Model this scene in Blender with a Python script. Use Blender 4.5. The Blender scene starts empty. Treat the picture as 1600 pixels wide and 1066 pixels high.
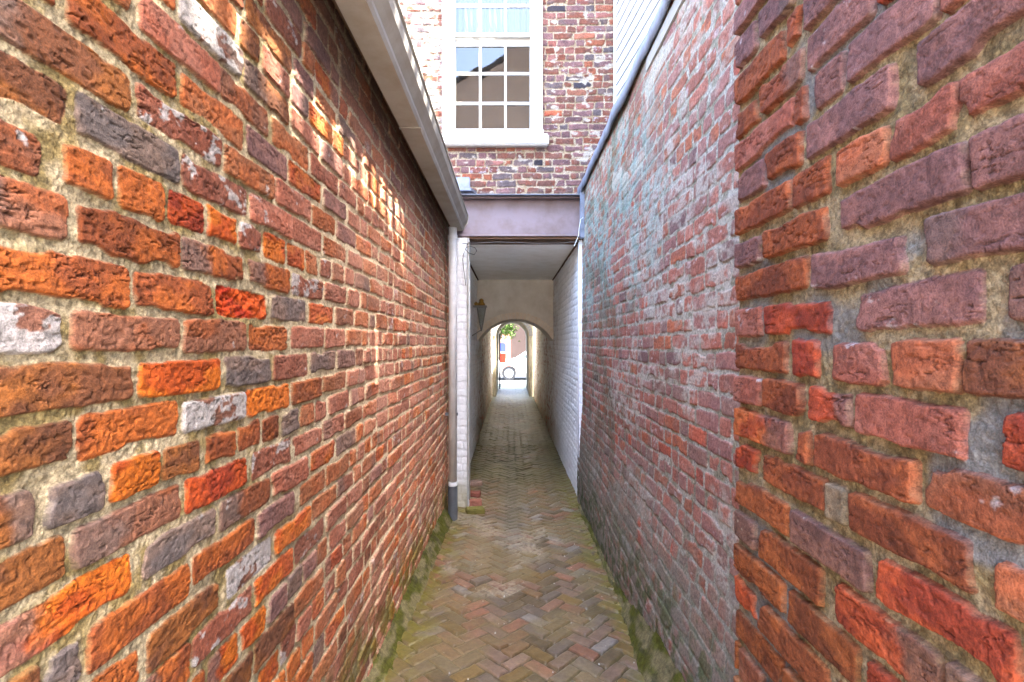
import bpy, bmesh, math, random
import numpy as np
from mathutils import Vector, Matrix

# ------------------------------------------------------------------ set-up
S = bpy.context.scene
COL = S.collection
F, CX, CY = 755.0, 797.0, 537.0          # pinhole constants of the view (1600 px wide frame)
EYE = 1.59
rng = np.random.default_rng(7)
random.seed(7)


def lin(c):
    c = np.asarray(c, float) / 255.0
    return np.where(c <= 0.04045, c / 12.92, ((c + 0.055) / 1.055) ** 2.4)


def sm(a, b, x):
    t = np.clip((x - a) / (b - a), 0, 1)
    return t * t * (3 - 2 * t)


TAB = rng.random((256, 256)).astype(np.float32)


def noise(x, y):
    xi = np.floor(x).astype(np.int64); yi = np.floor(y).astype(np.int64)
    fx = (x - xi).astype(np.float32); fy = (y - yi).astype(np.float32)
    fx = fx * fx * (3 - 2 * fx); fy = fy * fy * (3 - 2 * fy)
    a = TAB[xi & 255, yi & 255]; b = TAB[(xi + 1) & 255, yi & 255]
    c = TAB[xi & 255, (yi + 1) & 255]; d = TAB[(xi + 1) & 255, (yi + 1) & 255]
    return (a + (b - a) * fx) * (1 - fy) + (c + (d - c) * fx) * fy


def fbm(x, y, o=3, g=0.5):
    s = 0; a = 1; t = 0
    for i in range(o):
        s = s + a * noise(x * 2 ** i + 17.3 * i, y * 2 ** i + 5.1 * i); t += a; a *= g
    return s / t


def mix(a, b, t):
    return a + (b - a) * t[..., None]


# ------------------------------------------------------------------ materials
def new_mat(name):
    m = bpy.data.materials.new(name); m.use_nodes = True
    nt = m.node_tree
    return m, nt, nt.nodes['Principled BSDF']


def mat_attr(name, rough=0.9, bump=0.25, scale=420, var=0.22, spec=0.25, dist=0.0016):
    """mineral surface: colour from the mesh's own colour attribute, broken up by fine grain"""
    m, nt, p = new_mat(name)
    N, L = nt.nodes, nt.links
    at = N.new('ShaderNodeAttribute'); at.attribute_name = 'Col'
    tc = N.new('ShaderNodeTexCoord')
    n1 = N.new('ShaderNodeTexNoise'); n1.inputs['Scale'].default_value = scale; n1.inputs['Detail'].default_value = 3
    n2 = N.new('ShaderNodeTexNoise'); n2.inputs['Scale'].default_value = scale * 0.22; n2.inputs['Detail'].default_value = 4
    L.new(tc.outputs['Object'], n1.inputs['Vector']); L.new(tc.outputs['Object'], n2.inputs['Vector'])
    ad = N.new('ShaderNodeMath'); ad.operation = 'ADD'
    L.new(n1.outputs['Fac'], ad.inputs[0]); L.new(n2.outputs['Fac'], ad.inputs[1])
    mr = N.new('ShaderNodeMapRange'); mr.inputs['From Min'].default_value = 0.78; mr.inputs['From Max'].default_value = 1.22
    mr.inputs['To Min'].default_value = 1 - var; mr.inputs['To Max'].default_value = 1 + var
    L.new(ad.outputs[0], mr.inputs['Value'])
    vm = N.new('ShaderNodeVectorMath'); vm.operation = 'SCALE'
    L.new(at.outputs['Color'], vm.inputs[0]); L.new(mr.outputs[0], vm.inputs['Scale'])
    L.new(vm.outputs[0], p.inputs['Base Color'])
    bp = N.new('ShaderNodeBump'); bp.inputs['Strength'].default_value = bump; bp.inputs['Distance'].default_value = dist
    L.new(ad.outputs[0], bp.inputs['Height']); L.new(bp.outputs[0], p.inputs['Normal'])
    p.inputs['Roughness'].default_value = rough
    p.inputs['Specular IOR Level'].default_value = spec
    return m


def mat_plain(name, rgb, rough=0.6, spec=0.4, var=0.12, scale=9.0, bump=0.08, dirt=None, metallic=0.0, dist=0.004):
    m, nt, p = new_mat(name)
    N, L = nt.nodes, nt.links
    tc = N.new('ShaderNodeTexCoord')
    n = N.new('ShaderNodeTexNoise'); n.inputs['Scale'].default_value = scale; n.inputs['Detail'].default_value = 6
    n.inputs['Roughness'].default_value = 0.65
    L.new(tc.outputs['Object'], n.inputs['Vector'])
    r = N.new('ShaderNodeValToRGB')
    c = lin(rgb); d = lin(dirt) if dirt is not None else c * (1 - 2 * var)
    r.color_ramp.elements[0].position = 0.30; r.color_ramp.elements[0].color = (*d, 1)
    r.color_ramp.elements[1].position = 0.62; r.color_ramp.elements[1].color = (*c, 1)
    L.new(n.outputs['Fac'], r.inputs['Fac']); L.new(r.outputs['Color'], p.inputs['Base Color'])
    bp = N.new('ShaderNodeBump'); bp.inputs['Strength'].default_value = bump; bp.inputs['Distance'].default_value = dist
    L.new(n.outputs['Fac'], bp.inputs['Height']); L.new(bp.outputs[0], p.inputs['Normal'])
    p.inputs['Roughness'].default_value = rough; p.inputs['Specular IOR Level'].default_value = spec
    p.inputs['Metallic'].default_value = metallic
    return m


M_BRICK = mat_attr('old_brick', 0.92, 0.75, 430, 0.36, 0.2, 0.0016)
M_PAINTBRICK = mat_attr('limewashed_brick', 0.8, 0.25, 200, 0.08, 0.3)
M_PAVE = mat_attr('brick_paving', 0.42, 0.4, 260, 0.25, 0.4)
M_MOSS = mat_attr('mossy_mortar', 0.95, 0.6, 240, 0.35, 0.1, 0.003)
M_WHITE = mat_plain('white_paint', (168, 168, 164), 0.5, 0.4, 0.03, 14, 0.05, (152, 150, 143))
M_PLASTER = mat_plain('ceiling_plaster', (245, 244, 239), 0.85, 0.2, 0.05, 5, 0.15, (232, 229, 220))
M_GUTTER = mat_plain('gutter_paint', (150, 146, 138), 0.6, 0.3, 0.04, 7, 0.06, (134, 127, 116))
M_PIPE = mat_plain('pipe_paint', (220, 224, 228), 0.4, 0.45, 0.03, 10, 0.03, (200, 203, 206))
M_BOOT = mat_plain('cast_iron', (84, 88, 94), 0.55, 0.4, 0.1, 16, 0.2)
M_BEAM = mat_plain('primed_steel', (112, 99, 104), 0.5, 0.45, 0.06, 5, 0.1, (94, 78, 74))
M_TIMBER = mat_plain('bare_timber', (96, 72, 54), 0.8, 0.2, 0.15, 12, 0.2)
M_LEAD = mat_plain('lead_sheet', (104, 112, 126), 0.5, 0.5, 0.1, 11, 0.25, (72, 78, 88))
M_BOARD = mat_plain('weathered_board', (138, 134, 126), 0.8, 0.2, 0.08, 18, 0.2)
M_SIDING = mat_plain('siding_paint', (172, 175, 180), 0.55, 0.35, 0.02, 3, 0.04, (162, 165, 170))
M_BRASS = mat_plain('aged_brass', (170, 130, 50), 0.4, 0.5, 0.2, 30, 0.1, (110, 78, 30), 0.7)
M_WIRE = mat_plain('black_cable', (58, 54, 50), 0.6, 0.3, 0.05, 20, 0.0)
M_PALEWIRE = mat_plain('pale_cable', (196, 196, 190), 0.6, 0.3, 0.05, 20, 0.0)
M_IRON = mat_plain('black_iron', (30, 30, 32), 0.5, 0.4, 0.1, 20, 0.05)
M_ROOF = mat_plain('roof_slate', (98, 88, 80), 0.85, 0.2, 0.15, 14, 0.3)
M_CONC = mat_plain('pale_concrete', (108, 106, 102), 0.9, 0.2, 0.06, 4, 0.15)
M_ASPH = mat_plain('asphalt', (70, 70, 70), 0.9, 0.2, 0.08, 30, 0.2)
M_EARTH = mat_plain('earth', (105, 92, 74), 0.95, 0.1, 0.15, 3, 0.2)
M_DARKROOM = mat_plain('room_wall', (70, 62, 55), 0.9, 0.1, 0.05, 3, 0.0)
M_CURTAIN = mat_plain('net_curtain', (84, 92, 97), 0.9, 0.1, 0.05, 40, 0.1)
M_STONE = mat_plain('pale_stone', (236, 226, 208), 0.9, 0.2, 0.12, 8, 0.2, (214, 196, 170))
M_REARBRICK = mat_plain('brown_brick', (216, 180, 152), 0.9, 0.2, 0.12, 2.2, 0.1)


def mat_glass(name, gloss=0.4, dark=(26, 30, 34)):
    m, nt, p = new_mat(name)
    N, L = nt.nodes, nt.links
    tr = N.new('ShaderNodeBsdfTransparent'); tr.inputs['Color'].default_value = (0.72, 0.76, 0.76, 1)
    gl = N.new('ShaderNodeBsdfGlossy'); gl.inputs['Roughness'].default_value = 0.015
    gl.inputs['Color'].default_value = (0.95, 0.97, 1, 1)
    tc = N.new('ShaderNodeTexCoord'); n = N.new('ShaderNodeTexNoise'); n.inputs['Scale'].default_value = 3.0
    L.new(tc.outputs['Object'], n.inputs['Vector'])
    bp = N.new('ShaderNodeBump'); bp.inputs['Strength'].default_value = 0.05; bp.inputs['Distance'].default_value = 0.01
    L.new(n.outputs['Fac'], bp.inputs['Height']); L.new(bp.outputs[0], gl.inputs['Normal'])
    mx = N.new('ShaderNodeMixShader'); mx.inputs[0].default_value = gloss
    L.new(tr.outputs[0], mx.inputs[1]); L.new(gl.outputs[0], mx.inputs[2])
    L.new(mx.outputs[0], N['Material Output'].inputs['Surface'])
    return m


M_GLASS = mat_glass('window_glass', 0.05)

# ------------------------------------------------------------------ object helpers


def tag(o, label=None, cat=None, group=None, kind=None):
    if label: o['label'] = label
    if cat: o['category'] = cat
    if group: o['group'] = group
    if kind: o['kind'] = kind
    return o


def empty(name, loc, label, cat, group=None):
    o = bpy.data.objects.new(name, None); COL.objects.link(o)
    o.location = loc; o.empty_display_size = 0.1
    bpy.context.view_layer.update()
    return tag(o, label, cat, group)


def link(name, me, mat, parent=None):
    o = bpy.data.objects.new(name, me); COL.objects.link(o)
    if mat is not None and not me.materials: me.materials.append(mat)
    if parent is not None:
        o.parent = parent
        off = Vector((0, 0, 0)); p = parent
        while p is not None:
            off += p.location; p = p.parent
        o.location = -off          # geometry is written in world metres
    return o


class MB:
    """collects boxes, tubes and prisms into one bmesh"""

    def __init__(s): s.bm = bmesh.new()

    def box(s, x0, x1, y0, y1, z0, z1, bev=0.0):
        r = bmesh.ops.create_cube(s.bm, size=1)
        vs = r['verts']
        for v in vs:
            v.co = Vector((x0 + (v.co.x + .5) * (x1 - x0), y0 + (v.co.y + .5) * (y1 - y0), z0 + (v.co.z + .5) * (z1 - z0)))
        if bev:
            es = list({e for v in vs for e in v.link_edges})
            bmesh.ops.bevel(s.bm, geom=es, offset=bev, segments=2, affect='EDGES', clamp_overlap=True)
        return s

    def prism(s, pts, axis, a, b):
        """closed profile pts (2-D) extruded along an axis from a to b"""
        def mk(p, t):
            if axis == 'y': return (p[0], t, p[1])
            if axis == 'x': return (t, p[0], p[1])
            return (p[0], p[1], t)
        A = [s.bm.verts.new(mk(p, a)) for p in pts]; B = [s.bm.verts.new(mk(p, b)) for p in pts]
        n = len(pts)
        for i in range(n):
            s.bm.faces.new((A[i], A[(i + 1) % n], B[(i + 1) % n], B[i]))
        s.bm.faces.new(A[::-1]); s.bm.faces.new(B)
        return s

    def tube(s, path, r, n=10, caps=True):
        path = [Vector(p) for p in path]
        rs = r if hasattr(r, '__len__') else [r] * len(path)
        rings = []
        for i, p in enumerate(path):
            d = (path[min(i + 1, len(path) - 1)] - path[max(i - 1, 0)]).normalized()
            up = Vector((0, 0, 1)) if abs(d.z) < 0.9 else Vector((1, 0, 0))
            a = d.cross(up).normalized(); b = d.cross(a).normalized()
            rings.append([s.bm.verts.new(p + (a * math.cos(t) + b * math.sin(t)) * rs[i]) for t in [2 * math.pi * k / n for k in range(n)]])
        for i in range(len(rings) - 1):
            for k in range(n):
                s.bm.faces.new((rings[i][k], rings[i][(k + 1) % n], rings[i + 1][(k + 1) % n], rings[i + 1][k]))
        if caps:
            s.bm.faces.new(rings[0][::-1]); s.bm.faces.new(rings[-1])
        return s

    def build(s, name, mat, parent=None, smooth=False):
        bmesh.ops.recalc_face_normals(s.bm, faces=s.bm.faces)
        me = bpy.data.meshes.new(name); s.bm.to_mesh(me); s.bm.free()
        if smooth: me.polygons.foreach_set('use_smooth', [True] * len(me.polygons))
        return link(name, me, mat, parent)


class Grid:
    """collects height-field patches (ny,nx,3) with colours into one mesh"""

    def __init__(s): s.V = []; s.C = []; s.Q = []; s.n = 0

    def add(s, P, C, keep=None, flip=False):
        ny, nx = P.shape[:2]
        idx = np.arange(ny * nx).reshape(ny, nx) + s.n
        q = np.stack([idx[:-1, :-1], idx[:-1, 1:], idx[1:, 1:], idx[1:, :-1]], -1)
        if flip: q = q[..., ::-1]
        if keep is not None: q = q[keep]
        s.Q.append(q.reshape(-1, 4)); s.V.append(P.reshape(-1, 3)); s.C.append(C.reshape(-1, 3)); s.n += ny * nx

    def addbox(s, x0, x1, y0, y1, z0, z1, rgb):
        P = np.array([(x, y, z) for z in (z0, z1) for y in (y0, y1) for x in (x0, x1)], float)
        q = np.array([(0, 2, 3, 1), (4, 5, 7, 6), (0, 1, 5, 4), (2, 6, 7, 3), (0, 4, 6, 2), (1, 3, 7, 5)]) + s.n
        # unshared corners are not needed: the box sits behind the face
        s.V.append(P); s.C.append(np.tile(lin(rgb), (8, 1))); s.Q.append(q); s.n += 8

    def build(s, name, mat, parent=None):
        V = np.concatenate(s.V).astype(np.float32); C = np.concatenate(s.C); Q = np.concatenate(s.Q).astype(np.int32)
        me = bpy.data.meshes.new(name)
        me.vertices.add(len(V)); me.vertices.foreach_set('co', V.ravel())
        me.loops.add(Q.size); me.loops.foreach_set('vertex_index', Q.ravel())
        me.polygons.add(len(Q)); me.polygons.foreach_set('loop_start', np.arange(len(Q), dtype=np.int32) * 4)
        me.update(calc_edges=True)
        me.polygons.foreach_set('use_smooth', np.ones(len(Q), bool))
        ca = me.color_attributes.new('Col', 'FLOAT_COLOR', 'POINT')
        ca.data.foreach_set('color', np.concatenate([np.clip(C, 0, 1), np.ones((len(C), 1))], 1).astype(np.float32).ravel())
        me.validate(); me.update()
        return link(name, me, mat, parent)


# ------------------------------------------------------------------ brickwork
# colour kinds: (main colour, second colour, share of second, roughness of face, white share)
KIND = {
    'O': ((218, 114, 26), (196, 84, 22), .5, 1.0, 0),
    'S': ((204, 84, 28), (168, 62, 28), .5, 1.2, 0),
    'R': ((186, 98, 38), (152, 78, 38), .5, 1.0, 0),
    'D': ((158, 94, 42), (126, 76, 46), .5, .9, 0),
    'B': ((148, 96, 70), (158, 88, 50), .45, .9, .06),
    'T': ((184, 112, 68), (196, 108, 56), .5, .8, .04),
    'P': ((184, 116, 92), (172, 98, 72), .5, .7, .12),
    'M': ((160, 112, 100), (140, 100, 94), .5, .6, .1),
    'G': ((138, 114, 100), (118, 104, 98), .5, .7, .05),
    'K': ((86, 78, 80), (70, 66, 72), .5, .7, .0),
    'W': ((150, 100, 78), (138, 90, 70), .5, .7, .75),
    'w': ((160, 96, 72), (150, 84, 60), .5, .8, .4),
    'X': ((196, 52, 14), (226, 92, 20), .5, 1.5, 0),
    'N': ((158, 142, 112), (140, 126, 100), .5, .6, 0),
}
KEYS = list(KIND)
KCOL = np.array([lin(KIND[k][0]) for k in KEYS]); KSEC = np.array([lin(KIND[k][1]) for k in KEYS])
KRGH = np.array([KIND[k][3] for k in KEYS]); KWHT = np.array([KIND[k][4] for k in KEYS])


def make_layout(u0, u1, v0, v1, vc0, pitch, rows, weights, seed, joint=.011, tmap=None, lens=(.200, .097), bond='flemish'):
    """courses of bricks as arrays; rows gives known courses (bricks as (u0,u1,kind)), the rest are laid at random"""
    r = random.Random(seed)
    kmin = int(math.floor((v0 - vc0) / pitch)) - 1; kmax = int(math.ceil((v1 - vc0) / pitch)) + 1

    def pick(u, v):
        w = weights(u, v)
        ks = list(w); return r.choices(ks, [w[k] for k in ks])[0]
    L = {}
    for k in range(kmin, kmax + 1):
        v = vc0 + k * pitch
        known = sorted(rows.get(k, []))
        out = []

        def fill(a, b):
            x = a
            hdr = r.random() < .5
            allh = r.random() < .16
            while x < b - .03:
                if allh: ln = lens[1]
                elif bond == 'flemish':
                    ln = lens[1] if hdr else lens[0]
                    if r.random() < .75: hdr = not hdr
                else: ln = lens[0]
                ln *= r.uniform(.93, 1.06)
                e = min(x + ln, b)
                if b - e < .05: e = b
                out.append((x + joint / 2, e - joint / 2, pick(x, v))); x = e
        if known:
            fill(u0 - r.uniform(0, .1), known[0][0] - joint / 2)
            out += known
            fill(known[-1][1] + joint / 2, u1 + .2)
        else:
            fill(u0 - r.uniform(0, .2), u1 + .2)
        out.sort()
        L[k] = out
    return dict(L=L, kmin=kmin, kmax=kmax, vc0=vc0, pitch=pitch, joint=joint, seed=seed)


def brick_eval(U, V, lay, st):
    """height (metres toward the viewer side), colour and brick mask at wall points U,V"""
    sh = U.shape
    U = U.ravel(); V = V.ravel()
    sd0 = lay['seed'] * 13.7
    ws = st.get('wave', 1.0); er = st.get('erode', 1.0)
    wu = U + ws * (.010 * (noise(U * 5 + sd0, V * 5) - .5) + .006 * (noise(U * 22, V * 22 + sd0) - .5))
    wv = V + ws * (.022 * (noise(U * 1.1 + sd0, V * .8 + 3) - .5) + .007 * (noise(U * 7 + sd0, V * 9) - .5) + .004 * (noise(U * 26, V * 26 + sd0) - .5))
    pitch, vc0 = lay['pitch'], lay['vc0']
    K = np.clip(np.floor((wv - vc0) / pitch + .5).astype(int), lay['kmin'], lay['kmax'])
    n = len(U)
    cu = np.zeros(n); hu = np.zeros(n); cv = np.zeros(n); hv = np.zeros(n); kd = np.zeros(n, int); bid = np.zeros(n, int)
    base = 0
    order = np.argsort(K, kind='stable'); Ks = K[order]
    rr = np.random.default_rng(lay['seed'] + 5)
    for k in range(lay['kmin'], lay['kmax'] + 1):
        bl = lay['L'][k]; nb = len(bl)
        jit = rr.normal(0, 1, (nb, 4))
        a, b = np.searchsorted(Ks, [k, k + 1])
        if b > a:
            ii = order[a:b]
            A = np.array([t[0] for t in bl]); B = np.array([t[1] for t in bl]); kk = np.array([KEYS.index(t[2]) for t in bl])
            mid = (B[:-1] + A[1:]) / 2
            j = np.searchsorted(mid, wu[ii])
            cu[ii] = (A[j] + B[j]) / 2; hu[ii] = (B[j] - A[j]) / 2
            cv[ii] = vc0 + k * pitch + .0014 * jit[j, 0]
            hv[ii] = pitch / 2 - st.get('jv', lay['joint']) / 2 + .0012 * np.clip(jit[j, 1], -1.5, 1.5)
            kd[ii] = kk[j]; bid[ii] = base + j
        base += nb
    nbt = base
    R = rr.random((nbt, 6)); G = rr.normal(0, 1, (nbt, 5))
    rgh = KRGH[kd] * st.get('rough', 1.0)
    ou = U + R[bid, 0] * 91; ov = V + R[bid, 1] * 91
    du = np.abs(wu - cu) - hu; dv = np.abs(wv - cv) - hv
    rad = st.get('rad', .010)
    qx = np.maximum(du + rad, 0); qy = np.maximum(dv + rad, 0)
    sd = np.hypot(qx, qy) + np.minimum(np.maximum(du + rad, dv + rad), 0) - rad
    e1 = fbm(ou * 38, ov * 38, 3)
    sd = sd + er * (.5 + .5 * rgh) * (.011 * (e1 - .47)) + er * .012 * sm(.62, .85, noise(ou * 13, ov * 17))
    m = sm(.0008, -.0011, sd)
    e = np.clip(-sd / st.get('round', .009), 0, 1)
    rnd = st.get('rndh', .0022) * (1 - (1 - e) ** 2)
    f1 = fbm(ou * 70, ov * 95, 4, .6)
    cr = 1 - np.abs(2 * fbm(ou * 26, ov * 78, 4) - 1)
    crev = sm(.93, .99, cr) * sm(.46, .66, noise(ou * 19, ov * 30))
    pits = sm(.66, .80, noise(ou * 130, ov * 150))
    g = st.get('relief', 1.0)
    hb = st.get('proud', .0) + g * (.0018 * G[bid, 0] + rnd + .010 * G[bid, 1] * (wu - cu) + .025 * G[bid, 2] * (wv - cv)
                                    + rgh * (.0044 * (f1 - .5) - .0042 * crev - .0022 * pits))
    hb = np.where(KEYS.index('X') == kd, hb - .016 + .006 * f1 * 2, hb)
    f2 = fbm(U * 120 + sd0, V * 120, 4, .65)
    f3 = noise(U * 17 + sd0, V * 21)
    hm = -st.get('rec', .006) + g * (.0046 * (f2 - .5) + .007 * (f3 - .5)) - .0025 * sm(.02, .0, np.abs(sd)) * 0
    # mortar smeared level with, or over, the arrises here and there
    H = hb * m + hm * (1 - m)
    # colour
    sec = sm(.40, .62, fbm(ou * 14, ov * 22, 3) + .10 * (R[bid, 2] - .5))
    cb = mix(KCOL[kd], KSEC[kd], sec)
    cb = cb * (1 + .34 * (R[bid, 3] - .5) + .55 * (fbm(ou * 32, ov * 32, 3) - .5))[:, None]
    # burnt grey ends on some bricks
    burnt = (R[bid, 4] < st.get('burnt', .16)) * sm(.1, .5, (wu - cu) / hu * np.where(R[bid, 5] < .5, 1, -1) + .7 * (e1 - .5))
    cb = mix(cb, np.tile(lin((126, 108, 98)), (n, 1)), burnt * .7)
    wn = fbm(U * 30 + sd0, V * 42, 4, .6)
    wh = KWHT[kd] * st.get('white', 1.0)
    wmask = sm(.80 - wh * .60, .88 - wh * .60, wn + .18 * (noise(U * 8, V * 8 + sd0) - .5)) * np.where(wh > .01, 1, 0)
    cb = mix(cb, np.tile(lin(st.get('whitecol', (206, 200, 194))), (n, 1)), np.clip(wmask, 0, 1) * .85)
    cb = cb * (1 - .45 * crev - .25 * pits * np.minimum(rgh, 1))[:, None]
    mc = np.tile(lin(st.get('mortar', (186, 168, 130))), (n, 1))
    mc2 = np.tile(lin(st.get('mortar2', (150, 128, 76))), (n, 1))
    cm = mix(mc, mc2, sm(.42, .66, fbm(U * 24 + sd0, V * 24 + 9, 4)))
    cm = cm * (1 + .9 * (fbm(U * 300, V * 300, 2) - .5) + .5 * (noise(U * 110, V * 110) - .5))[:, None]
    if 'cement' in st:
        z = st['cement'](U, V)
        cm = mix(cm, np.tile(lin((148, 144, 136)), (n, 1)) * (1 + .5 * (fbm(U * 90, V * 90, 3) - .5))[:, None], z)
    # mortar dust and smears on the brick edges
    sme = sm(-.0014, .001, sd + .006 * (fbm(U * 60, V * 60 + sd0, 3) - .5)) * .35 + st.get('smear', 0.) * sm(.55, .7, fbm(U * 20, V * 26 + sd0, 4))
    cb = mix(cb, cm, np.clip(sme, 0, 1))
    mk = sm(.0010 + st.get('side', .0003), st.get('side', .0003), sd)          # the clay's own colour runs down the sides of each brick
    C = mix(cm, cb, mk)
    if 'over' in st:
        C = st['over'](U, V, C, mk, H)
    C = C * st.get('alb', .37)
    return H.reshape(sh), C.reshape(sh + (3,)), m.reshape(sh), bid.reshape(sh)


def steps(a, b, fn):
    out = [a]
    while out[-1] < b - 1e-9:
        out.append(min(b, out[-1] + fn(out[-1])))
    return np.array(out)


def vsteps(v0, v1, f0, f1, fine, coarse):
    parts = []
    if v0 < f0: parts.append(np.linspace(v0, f0, max(2, int((f0 - v0) / coarse)))[:-1])
    a, b = max(v0, f0), min(v1, f1)
    parts.append(np.linspace(a, b, max(2, int((b - a) / fine))))
    if v1 > f1: parts.append(np.linspace(f1, v1, max(2, int((v1 - f1) / coarse)))[1:])
    return np.concatenate(parts)


def floor_z(x, y):
    y = np.asarray(y, float)
    t = np.clip(4.8 - y, 0, 6.0)
    z = .07 * t * sm(0, .9, t)
    return z - .022 * sm(.55, .0, np.abs(np.asarray(x, float) - .06)) + .010 * (noise(np.asarray(x) * 2.1 + 40, y * 1.7 + 11) - .5)


# ---- left wall (the outbuilding's long side), face at X = -0.58
XL = .58


def rows_px(tbl, X, sgn):
    out = {}
    for k, lst in tbl.items():
        o = []
        for x0, x1, c in lst:
            u = sorted([X * F / max(60., sgn * (CX - x0)), X * F / max(60., sgn * (CX - x1))])
            o.append((u[0], u[1], c))
        out[k] = o
    return out


LEFT = {
    0: [(-80, 100, 'W'), (110, 278, 'B'), (283, 385, 'B'), (391, 451, 'R'), (456, 506, 'P'), (508, 538, 'P'), (541, 565, 'T')],
    1: [(-60, 201, 'R'), (210, 333, 'R'), (339, 418, 'X'), (424, 478, 'G'), (482, 521, 'O'), (524, 553, 'B')],
    2: [(-70, 105, 'B'), (115, 281, 'R'), (286, 385, 'R'), (390, 452, 'R'), (456, 505, 'w'), (507, 540, 'P'), (543, 562, 'P')],
    3: [(-60, 66, 'B'), (93, 175, 'R'), (188, 257, 'R'), (266, 322, 'S'), (325, 373, 'O'), (377, 411, 'w'), (413, 445, 'O'), (449, 476, 'O'), (478, 496, 'T'), (499, 517, 'P'), (519, 537, 'B'), (539, 553, 'P')],
    4: [(-90, 108, 'D'), (121, 283, 'G'), (286, 386, 'w'), (391, 455, 'P'), (457, 502, 'P'), (506, 541, 'T'), (544, 566, 'P')],
    5: [(-150, 207, 'D'), (215, 345, 'w'), (350, 425, 'T'), (430, 484, 'P'), (487, 523, 'T'), (526, 556, 'M')],
    6: [(-60, 98, 'R'), (110, 277, 'R'), (286, 380, 'T'), (385, 449, 'M'), (452, 502, 'O'), (505, 540, 'M'), (543, 562, 'P')],
    7: [(20, 205, 'T'), (218, 342, 'P'), (344, 420, 'B'), (425, 481, 'T'), (485, 527, 'P'), (530, 556, 'P')],
    8: [(160, 276, 'T'), (280, 378, 'W'), (381, 451, 'D'), (455, 500, 'P'), (503, 535, 'M')],
    9: [(250, 368, 'T'), (375, 405, 'D'), (410, 452, 'P'), (456, 480, 'M')],
    10: [(300, 380, 'B'), (385, 455, 'D'), (459, 490, 'M')],
    -1: [(-20, 205, 'D'), (216, 343, 'O'), (349, 424, 'G'), (428, 481, 'P'), (485, 523, 'G'), (527, 555, 'K')],
    -2: [(-70, 108, 'D'), (119, 278, 'R'), (286, 383, 'W'), (387, 452, 'O'), (456, 502, 'R'), (505, 540, 'T'), (542, 558, 'P')],
    -3: [(-60, 50, 'D'), (72, 160, 'G'), (171, 248, 'O'), (255, 312, 'D'), (319, 367, 'R'), (369, 407, 'R'), (410, 438, 'R'), (441, 467, 'G'), (469, 491, 'T'), (494, 512, 'P'), (514, 546, 'P')],
    -4: [(-70, 105, 'D'), (115, 285, 'B'), (290, 384, 'S'), (393, 456, 'w'), (459, 504, 'P'), (506, 538, 'P')],
    -5: [(-60, 206, 'O'), (222, 336, 'G'), (343, 422, 'B'), (425, 481, 'P'), (486, 523, 'O'), (526, 555, 'G')],
    -6: [(-80, 62, 'D'), (70, 130, 'G'), (138, 298, 'R'), (302, 397, 'R'), (402, 459, 'M'), (468, 508, 'T'), (510, 545, 'T')],
    -7: [(138, 222, 'R'), (230, 345, 'D'), (355, 425, 'W'), (430, 485, 'O'), (488, 525, 'T'), (528, 552, 'P')],
    -8: [(200, 296, 'R'), (302, 393, 'w'), (397, 458, 'O'), (461, 506, 'w'), (509, 540, 'P')],
    -9: [(325, 372, 'O'), (375, 414, 'O'), (418, 448, 'M'), (450, 472, 'G'), (474, 495, 'M'), (497, 512, 'T'), (515, 540, 'P')],
    -10: [(330, 393, 'D'), (396, 457, 'D'), (459, 505, 'T'), (508, 535, 'S')],
}


def w_left(u, v):
    if u < .9: return dict(R=4, D=3, B=3, O=2, G=1, w=1)
    far = min(1, (u - .9) / 1.2)
    top = 1 if v > .75 else 0
    return dict(P=4 + 3 * far, M=1.2 + top * 2, T=2.5, O=2.0 + 1.4 * far, R=.8, B=1.2 + top, G=.5, D=.4 + top, w=.7, K=.03 + top * .5)


def over_left(U, V, C, m, H):
    # glare painted over lime bloom further along, darker under the eaves line, moss near the ground
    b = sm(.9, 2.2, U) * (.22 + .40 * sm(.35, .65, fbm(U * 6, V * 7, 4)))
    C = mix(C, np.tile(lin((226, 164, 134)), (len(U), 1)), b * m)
    C = mix(C, np.tile(lin((250, 226, 186)), (len(U), 1)), .75 * sm(.9, 1.8, U) * (1 - m))  # mortar paled too, carrying the painted glare
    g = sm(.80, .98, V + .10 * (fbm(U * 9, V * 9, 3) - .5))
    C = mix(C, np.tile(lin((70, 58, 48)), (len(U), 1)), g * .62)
    z = V + EYE - floor_z(np.zeros_like(U) - .5, U)
    mo = sm(.42, .12, z + .22 * (fbm(U * 8, V * 10, 4) - .5)) * sm(.40, .6, fbm(U * 16, V * 16, 4) + .1 * sm(2.5, 4.4, U))
    C = mix(C, np.tile(lin((120, 112, 34)), (len(U), 1)), mo * .8)
    C = C * (1 + .95 * sm(1.1, 2.6, U) * sm(.9, .6, V))[:, None]  # far stretch lightened in colour, standing in for brighter daylight
    e = sm(3.9, 4.4, U) * sm(.42, .60, fbm(U * 14, V * 10, 4))
    C = mix(C, np.tile(lin((110, 98, 40)), (len(U), 1)), e * .7)
    return C


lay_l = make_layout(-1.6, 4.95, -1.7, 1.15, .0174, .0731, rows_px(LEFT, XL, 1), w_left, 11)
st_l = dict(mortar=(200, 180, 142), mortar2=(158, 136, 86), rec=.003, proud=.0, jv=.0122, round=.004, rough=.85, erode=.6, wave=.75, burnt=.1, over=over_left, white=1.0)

outb = empty('brick_outbuilding', (-1.6, 1.6, 0), 'low orange brick outbuilding along the left of the alley, under a grey gutter', 'building')


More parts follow.
